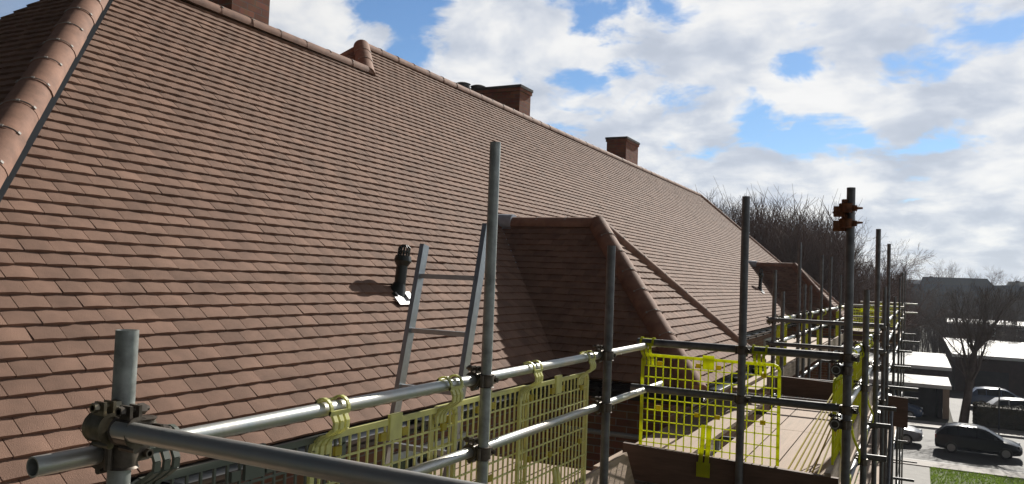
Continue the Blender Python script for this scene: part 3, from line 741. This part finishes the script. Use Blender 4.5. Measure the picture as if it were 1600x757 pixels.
for i, (u, Y, vt, k, lab) in enumerate(T):
    b = at(u, 460, Y); tp = at(u, vt, Y); H = tp.z-G
    add_tree(k, (b.x, b.y, G), H, i*1.7, lab, GT, M_BARKB)
b = at(1505, 660, 59.7)
add_tree('street', (2.75, 59.8, G), 10.4, .6, 'large leafless street tree with thick dark trunk beside the garage', None, M_BARK)
for i, (u, Y, vt, k, lab) in enumerate([(1462, 330, 402, 'oak', 'far leafless tree standing over the left end of the long roof on the skyline'), (1478, 340, 405, 'pole2', 'far leafless tree second from left over the long roof on the skyline'),
        (1520, 350, 416, 'pole', 'thin far leafless tree over the middle of the long skyline roof'), (1545, 330, 414, 'oak2', 'far leafless tree over the right end of the long skyline roof'),
        (1598, 400, 428, 'oak', 'far leafless tree at the right border of the picture')]):
    b = at(u, 460, Y); tp = at(u, vt, Y); H = tp.z-G
    add_tree(k, (b.x, b.y, G), H, i*2.1, lab, GT, M_BARK)
# the dense wood behind reads as one mass
wm = MB(); rn = random.Random(77)
def wood(u0, u1, Ya, Yb, top, n, hv=.12):
    for k in range(n):
        u = rn.uniform(u0, u1); Y = rn.uniform(Ya, Yb); p = at(u, 460, Y); tp = at(u, top(u), Y)
        H = (tp.z-G)*rn.uniform(1-hv*2, 1.0); x, y = p.x, p.y
        wm.tube((x, y, G), (x+rn.gauss(0, .3), y, G+H*.6), .10, .06, 4, caps=False)
        for j in range(16):
            z = G+H*rn.uniform(.08, .85); a = rn.uniform(0, 2*pi); l = H*rn.uniform(.10, .26); sp = rn.uniform(.15, .5)
            q = V((x+rn.gauss(0, .15), y+rn.gauss(0, .15), z)); e = q+V((cos(a)*sp, sin(a)*sp, 1)).normalized()*l
            wm.tube(q, e, .035, .014, 3, caps=False)
            for jj in range(5):
                f = rn.uniform(.2, 1); qq = q.lerp(e, f); aa = rn.uniform(0, 2*pi); ee = qq+V((cos(aa)*.5, sin(aa)*.5, rn.uniform(.3, 1.2))).normalized()*l*rn.uniform(.3, .6)
                wm.tube(qq, ee, .018, .010, 3, caps=False)
wood(1080, 1330, 58, 85, lambda u: 316+max(0, u-1240)*.32, 360)
wood(1160, 1300, 55, 70, lambda u: 372+max(0, u-1240)*.2, 160)
wood(1290, 1420, 90, 130, lambda u: 395+max(0, u-1330)*.3, 110)
tag(wm.build('woodland', M_BARKB), 'dense brown winter wood behind the far end of the roof', 'wood', kind='stuff')
wm = MB()
wood(1395, 1640, 150, 240, lambda u: 446+(u-1400)*.035, 330)
wood(1395, 1640, 105, 128, lambda u: 478+(u-1400)*.03, 130)
tag(wm.build('thicket', M_BARK), 'dark leafless thicket and gardens in the distance below the skyline', 'thicket', kind='stuff')

# ------------------------------------------------------------------ buildings across the road
def flat_building(name, x0, x1, y0, y1, top, wallm, label, cat='building', over=.25):
    t = thing(name, ((x0+x1)/2, (y0+y1)/2, G), label, cat)
    b = MB(); b.box(x0, x1, y0, y1, G, top-.2); w = b.build('wall', wallm, t)
    r = MB(); r.box(x0-over, x1+over, y0-over, y1+over, top-.19, top); r.build('roof', M_FLAT, t)
    f = MB(); f.box(x0-over-.02, x1+over+.02, y0-over-.05, y0-over-.003, top-.22, top+.05); f.build('fascia', M_WHITE, t)
    return t, w
# carport / garage with an open dark front
gt = thing('garage', (-2, 65, G), 'low flat-roofed open garage across the road beside the street tree', 'garage')
gtop = at(1440, 600, 61.7).z
b = MB(); b.box(-7, 1.6, 67.5, 67.7, G, gtop-.2); b.box(1.35, 1.6, 61.8, 67.5, G, gtop-.2); b.box(-7.2, -7, 61.8, 67.7, G, gtop-.2); b.build('wall', M_DARKW, gt)
b = MB(); b.box(1.62, 2.0, 61.65, 62.0, G, gtop-.22); b.build('pillar', M_TOEL, gt)
b = MB(); b.box(-7.4, 2.1, 61.5, 68, gtop-.19, gtop); b.build('roof', M_FLAT, gt)
b = MB(); b.box(-7.42, 2.12, 61.43, 61.49, gtop-.21, gtop+.04); b.build('fascia', M_WHITE, gt)
for i in range(2):
    b = MB(); b.box(-7+i*4.2, -3+i*4.2, 62.3, 62.36, G+.05, gtop-.25); b.build('door', M_DARKW, gt)
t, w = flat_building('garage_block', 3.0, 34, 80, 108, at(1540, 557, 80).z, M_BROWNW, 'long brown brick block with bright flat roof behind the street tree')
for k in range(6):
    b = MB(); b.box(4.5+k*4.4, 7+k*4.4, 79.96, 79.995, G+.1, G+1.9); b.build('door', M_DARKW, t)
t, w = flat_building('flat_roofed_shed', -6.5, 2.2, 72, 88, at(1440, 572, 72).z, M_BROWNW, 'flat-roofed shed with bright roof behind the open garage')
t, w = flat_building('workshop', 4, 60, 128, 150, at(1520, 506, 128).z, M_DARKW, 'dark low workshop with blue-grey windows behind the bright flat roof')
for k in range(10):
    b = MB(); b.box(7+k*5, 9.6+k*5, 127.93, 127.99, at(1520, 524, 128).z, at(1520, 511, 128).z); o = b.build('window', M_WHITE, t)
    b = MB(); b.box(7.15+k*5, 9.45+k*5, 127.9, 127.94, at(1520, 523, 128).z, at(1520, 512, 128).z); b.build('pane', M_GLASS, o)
def pitched(u0, u1, Y, vr, ve, label, back=9):
    a = at(u0, ve, Y); c = at(u1, ve, Y); rz = at((u0+u1)/2, vr, Y).z; ez = a.z
    t = thing('terrace_house', ((a.x+c.x)/2, Y, G), label, 'house')
    b = MB(); b.box(a.x+.3, c.x-.3, Y, Y+back, G, ez); b.build('wall', M_BROWNW, t)
    r = MB(); ym = Y+back/2
    r.poly([(a.x, Y-.4, ez-.1), (c.x, Y-.4, ez-.1), (c.x-2, ym, rz), (a.x+1, ym, rz)]); r.poly([(c.x, Y+back+.4, ez-.1), (a.x, Y+back+.4, ez-.1), (a.x+1, ym, rz), (c.x-2, ym, rz)])
    r.poly([(c.x, Y-.4, ez-.1), (c.x, Y+back+.4, ez-.1), (c.x-2, ym, rz)]); r.poly([(a.x, Y+back+.4, ez-.1), (a.x, Y-.4, ez-.1), (a.x+1, ym, rz)])
    ro = r.build('roof', M_SLATE, t)
    ch = MB(); ch.box(a.x+3, a.x+4, ym-.5, ym+.5, rz-.5, rz+.25); ch.build('chimney', M_BROWNW, ro)
pitched(1436, 1556, 290, 434, 447, 'long dark slate-roofed terrace on the skyline')
pitched(1572, 1660, 300, 441, 452, 'dark slate-roofed house on the skyline at the right border')
# hedge and lamp post
hb = MB(); rn = random.Random(8)
hx0, hx1 = 3.4, 16
hb.box(hx0+.1, hx1, 59.35, 60.15, G, G+1.35)
for k in range(9000):
    x = rn.uniform(hx0, hx1); f = rn.choice((0, 0, 1, 2))
    if f == 0: p = V((x, 59.3+rn.uniform(-.08, .1), G+rn.uniform(0, 1.5)))
    elif f == 1: p = V((x, rn.uniform(59.25, 60.25), G+1.38+rn.uniform(-.06, .14)+.06*sin(x*2.3)))
    else: p = V((hx0+rn.uniform(-.1, .1), rn.uniform(59.3, 60.2), G+rn.uniform(0, 1.5)))
    a = V((rn.gauss(0, 1), rn.gauss(0, 1), rn.gauss(0, 1))).normalized()*.07; c = V((rn.gauss(0, 1), rn.gauss(0, 1), rn.gauss(0, 1))).normalized()*.06
    hb.poly([p-a, p+c, p+a])
tag(hb.build('hedge', M_HEDGE, base=(9.7, 59.8, G)), 'clipped brown-green hedge behind the pavement and lamp post', 'hedge')
lp = thing('lamp_post', (4.63, 58.6, G), 'thin dark post on the pavement in front of the hedge', 'post')
b = MB(); b.tube((4.63, 58.6, G), (4.63, 58.6, G+2.6), .05, .04, 10); b.build('pole', M_BLACKPL, lp, smooth=True)
b = MB(); b.tube((4.63, 58.6, G+2.6), (4.63, 58.6, G+2.72), .07, .05, 10); b.build('cap', M_BLACKPL, lp, smooth=True)

# ------------------------------------------------------------------ cars
M_TYRE = mat('tyre', (.02, .02, .02), rough=.85); M_RIM = mat('rim', (.35, .35, .36), rough=.35, metal=.8)
M_CARGL = glassmat('car_glass', (.015, .018, .02)); M_LAMP = mat('lamp_lens', (.7, .7, .7), rough=.15); M_RED = mat('red_lens', (.35, .01, .01), rough=.2)
def carpaint(name, col):
    m = mat(name, col, rough=.25, var=.05, spec=.35); m.node_tree.nodes['Principled BSDF'].inputs['Coat Weight'].default_value = .0; return m
M_BLK = carpaint('black_paint', (.008, .009, .014)); M_SIL = carpaint('silver_paint', (.36, .38, .42)); M_BLU = carpaint('blue_paint', (.07, .10, .17)); M_WHT = carpaint('white_paint', (.7, .71, .72))
def car(loc, rot, paint, label, L=4.15, H=1.5, suv=False, grp='cars parked along the road'):
    t = thing('parked_car', (0, 0, 0), label, 'car', grp); w = .87
    st = [(-.5, .34, .86, .70), (-.485, .24, .93, .80), (-.40, .20, .97, .86), (-.2, .18, .96, .87), (.1, .18, .93, .87), (.27, .18, .90, .86), (.40, .20, .80, .83), (.475, .24, .68, .74), (.5, .34, .58, .62)]
    mb = MB(); rings = []
    for (x, zb, zt, hw) in st:
        X_ = x*L; rings.append([mb.vert((X_, s*y, z)) for s, y, z in ((-1, hw*.82, zb), (-1, hw, zb+.16), (-1, hw*1.0, (zb+zt)/2+.05), (-1, hw*.95, zt-.03), (-1, hw*.72, zt+.02), (1, hw*.72, zt+.02), (1, hw*.95, zt-.03), (1, hw, (zb+zt)/2+.05), (1, hw, zb+.16), (1, hw*.82, zb))])
    for a, b_ in zip(rings[:-1], rings[1:]):
        for i in range(10): mb.face((a[i], b_[i], b_[(i+1) % 10], a[(i+1) % 10]))
    mb.face(rings[0]); mb.face(rings[-1][::-1])
    body = mb.build('body', paint, t, smooth=True)
    # cabin
    rear = -.485 if not suv else -.49
    cs = [(rear, .90, .92, .76, .70), (rear+.115, .95, H-.09, .78, .58), (-.22, .96, H-.01, .80, .60), (-.02, .95, H, .80, .61), (.09, .93, H-.09, .80, .60), (.29, .90, .92, .78, .70)]
    cb = MB(); rr = []
    for (x, zb, zt, wb_, wt) in cs: rr.append([cb.vert((x*L, s*y, z)) for s, y, z in ((-1, wb_, zb), (-1, wt, zt), (-1, wt*.8, zt+.025), (1, wt*.8, zt+.025), (1, wt, zt), (1, wb_, zb))])
    for a, b_ in zip(rr[:-1], rr[1:]):
        for i in range(5): cb.face((a[i], b_[i], b_[i+1], a[i+1]))
    cb.build('cabin', paint, t, smooth=True)
    def side(x0, x1, sgn):
        def pt(x, f):
            xs_ = [c[0] for c in cs]
            for k in range(len(cs)-1):
                if xs_[k] <= x <= xs_[k+1]:
                    q = (x-xs_[k])/(xs_[k+1]-xs_[k]); zb = lerp(cs[k][1], cs[k+1][1], q); zt = lerp(cs[k][2], cs[k+1][2], q); wb_ = lerp(cs[k][3], cs[k+1][3], q); wt = lerp(cs[k][4], cs[k+1][4], q)
                    return V((x*L, sgn*(lerp(wb_, wt, f)+.008), lerp(zb, zt, f)))
        g = MB(); n = 6
        for k in range(n):
            xa = lerp(x0, x1, k/n); xb = lerp(x0, x1, (k+1)/n)
            g.poly([pt(xa, .1), pt(xb, .1), pt(xb, .86), pt(xa, .86)])
        g.build('window', M_CARGL, t)
    for sgn in (-1, 1):
        side(-.36, -.24, sgn); side(-.225, -.02, sgn); side(0, .18, sgn)
    def scr(k, name):
        a, b_ = cs[k], cs[k+1]; o = .012
        def q(f, sgn): return V((lerp(a[0], b_[0], f)*L+(o if k > 2 else -o), sgn*lerp(a[3 if k > 2 else 4], b_[4], f)*.86*(1), lerp(a[2] if k > 2 else a[1], b_[2], f)+o))
        g = MB(); g.poly([q(.12, -1), q(.88, -1), q(.88, 1), q(.12, 1)]); g.build(name, M_CARGL, t)
    scr(4, 'windscreen'); scr(0, 'rear_window')
    for x in (-.305, .315):
        for s in (-1, 1):
            wm_ = MB(); c = V((x*L, s*(w-.10), .31)); wm_.tube(c, c+V((0, s*.12, 0)), .31, .30, 20); wo = wm_.build('wheel', M_TYRE, t, smooth=True)
            rm = MB(); rm.tube(c+V((0, s*.115, 0)), c+V((0, s*.126, 0)), .20, .19, 16)
            for k in range(5): a = 2*pi*k/5; rm.bar(c+V((.03*cos(a), s*.13, .03*sin(a))), c+V((.18*cos(a), s*.13, .18*sin(a))), .05, .02, V((0, 1, 0)))
            rm.build('rim', M_RIM, wo)
    for s in (-1, 1):
        h = MB(); h.obox(V((.468*L, s*.62, .66)), V((.9, -s*.4, -.1)).normalized(), V((s*.4, .9, 0)).normalized(), Zv, .05, .14, .06); h.build('headlight', M_LAMP, t)
        h = MB(); h.obox(V((-.492*L, s*.68, .82)), Xv, Yv, Zv, .03, .09, .10); h.build('tail_light', M_RED, t)
        h = MB(); h.obox(V((.2*L, s*.93, .98)), Xv, Yv, Zv, .05, .08, .06); h.build('mirror', paint, t)
    p = MB(); p.obox(V((.505*L, 0, .42)), Xv, Yv, Zv, .008, .26, .055); p.build('number_plate', M_WHITE, t)
    t.location = loc; t.rotation_euler = (0, 0, rot)
    return t
car((2.95, 49.6, G), radians(-2), M_BLK, 'black hatchback parked on the road in full view', 4.0, 1.46)
car((-1.75, 50.6, G), radians(-1), M_SIL, 'silver-grey car on the road half hidden behind the scaffold uprights', 4.2, 1.6, True)
car((-1.55, 60.2, G+.02), radians(-3), M_BLU, 'bluish silver car in front of the open garage, mostly behind a brown board', 3.9, 1.5)
car((6.5, 64.5, G+.02), radians(8), M_WHT, 'white car behind the hedge, its roof showing right of the tree trunk', 4.3, 1.45)
car((9.5, 68.5, G+.02), radians(4), M_SIL, 'silver car parked farther back beyond the hedge', 4.3, 1.5)
car((5.6, 70, G+.02), radians(4), M_BLU, 'blue car parked behind the street tree', 4.3, 1.5)

# ------------------------------------------------------------------ haze: a closed box of thin even air round everything
mh = bpy.data.materials.new('haze_air'); mh.use_nodes = True; nt = mh.node_tree; nt.nodes.clear()
pv = N(nt, 'ShaderNodeVolumePrincipled'); pv.inputs['Density'].default_value = .00024; pv.inputs['Color'].default_value = (.80, .88, 1, 1); pv.inputs['Anisotropy'].default_value = .3
nt.links.new(pv.outputs[0], N(nt, 'ShaderNodeOutputMaterial').inputs['Volume'])
b = MB(); b.box(-905, 1305, -125, 1265, G-1.2, 26); tag(b.build('haze', mh), kind='stuff')
SC.render.engine = 'CYCLES'
SC.render.resolution_x = 1024; SC.render.resolution_y = 484
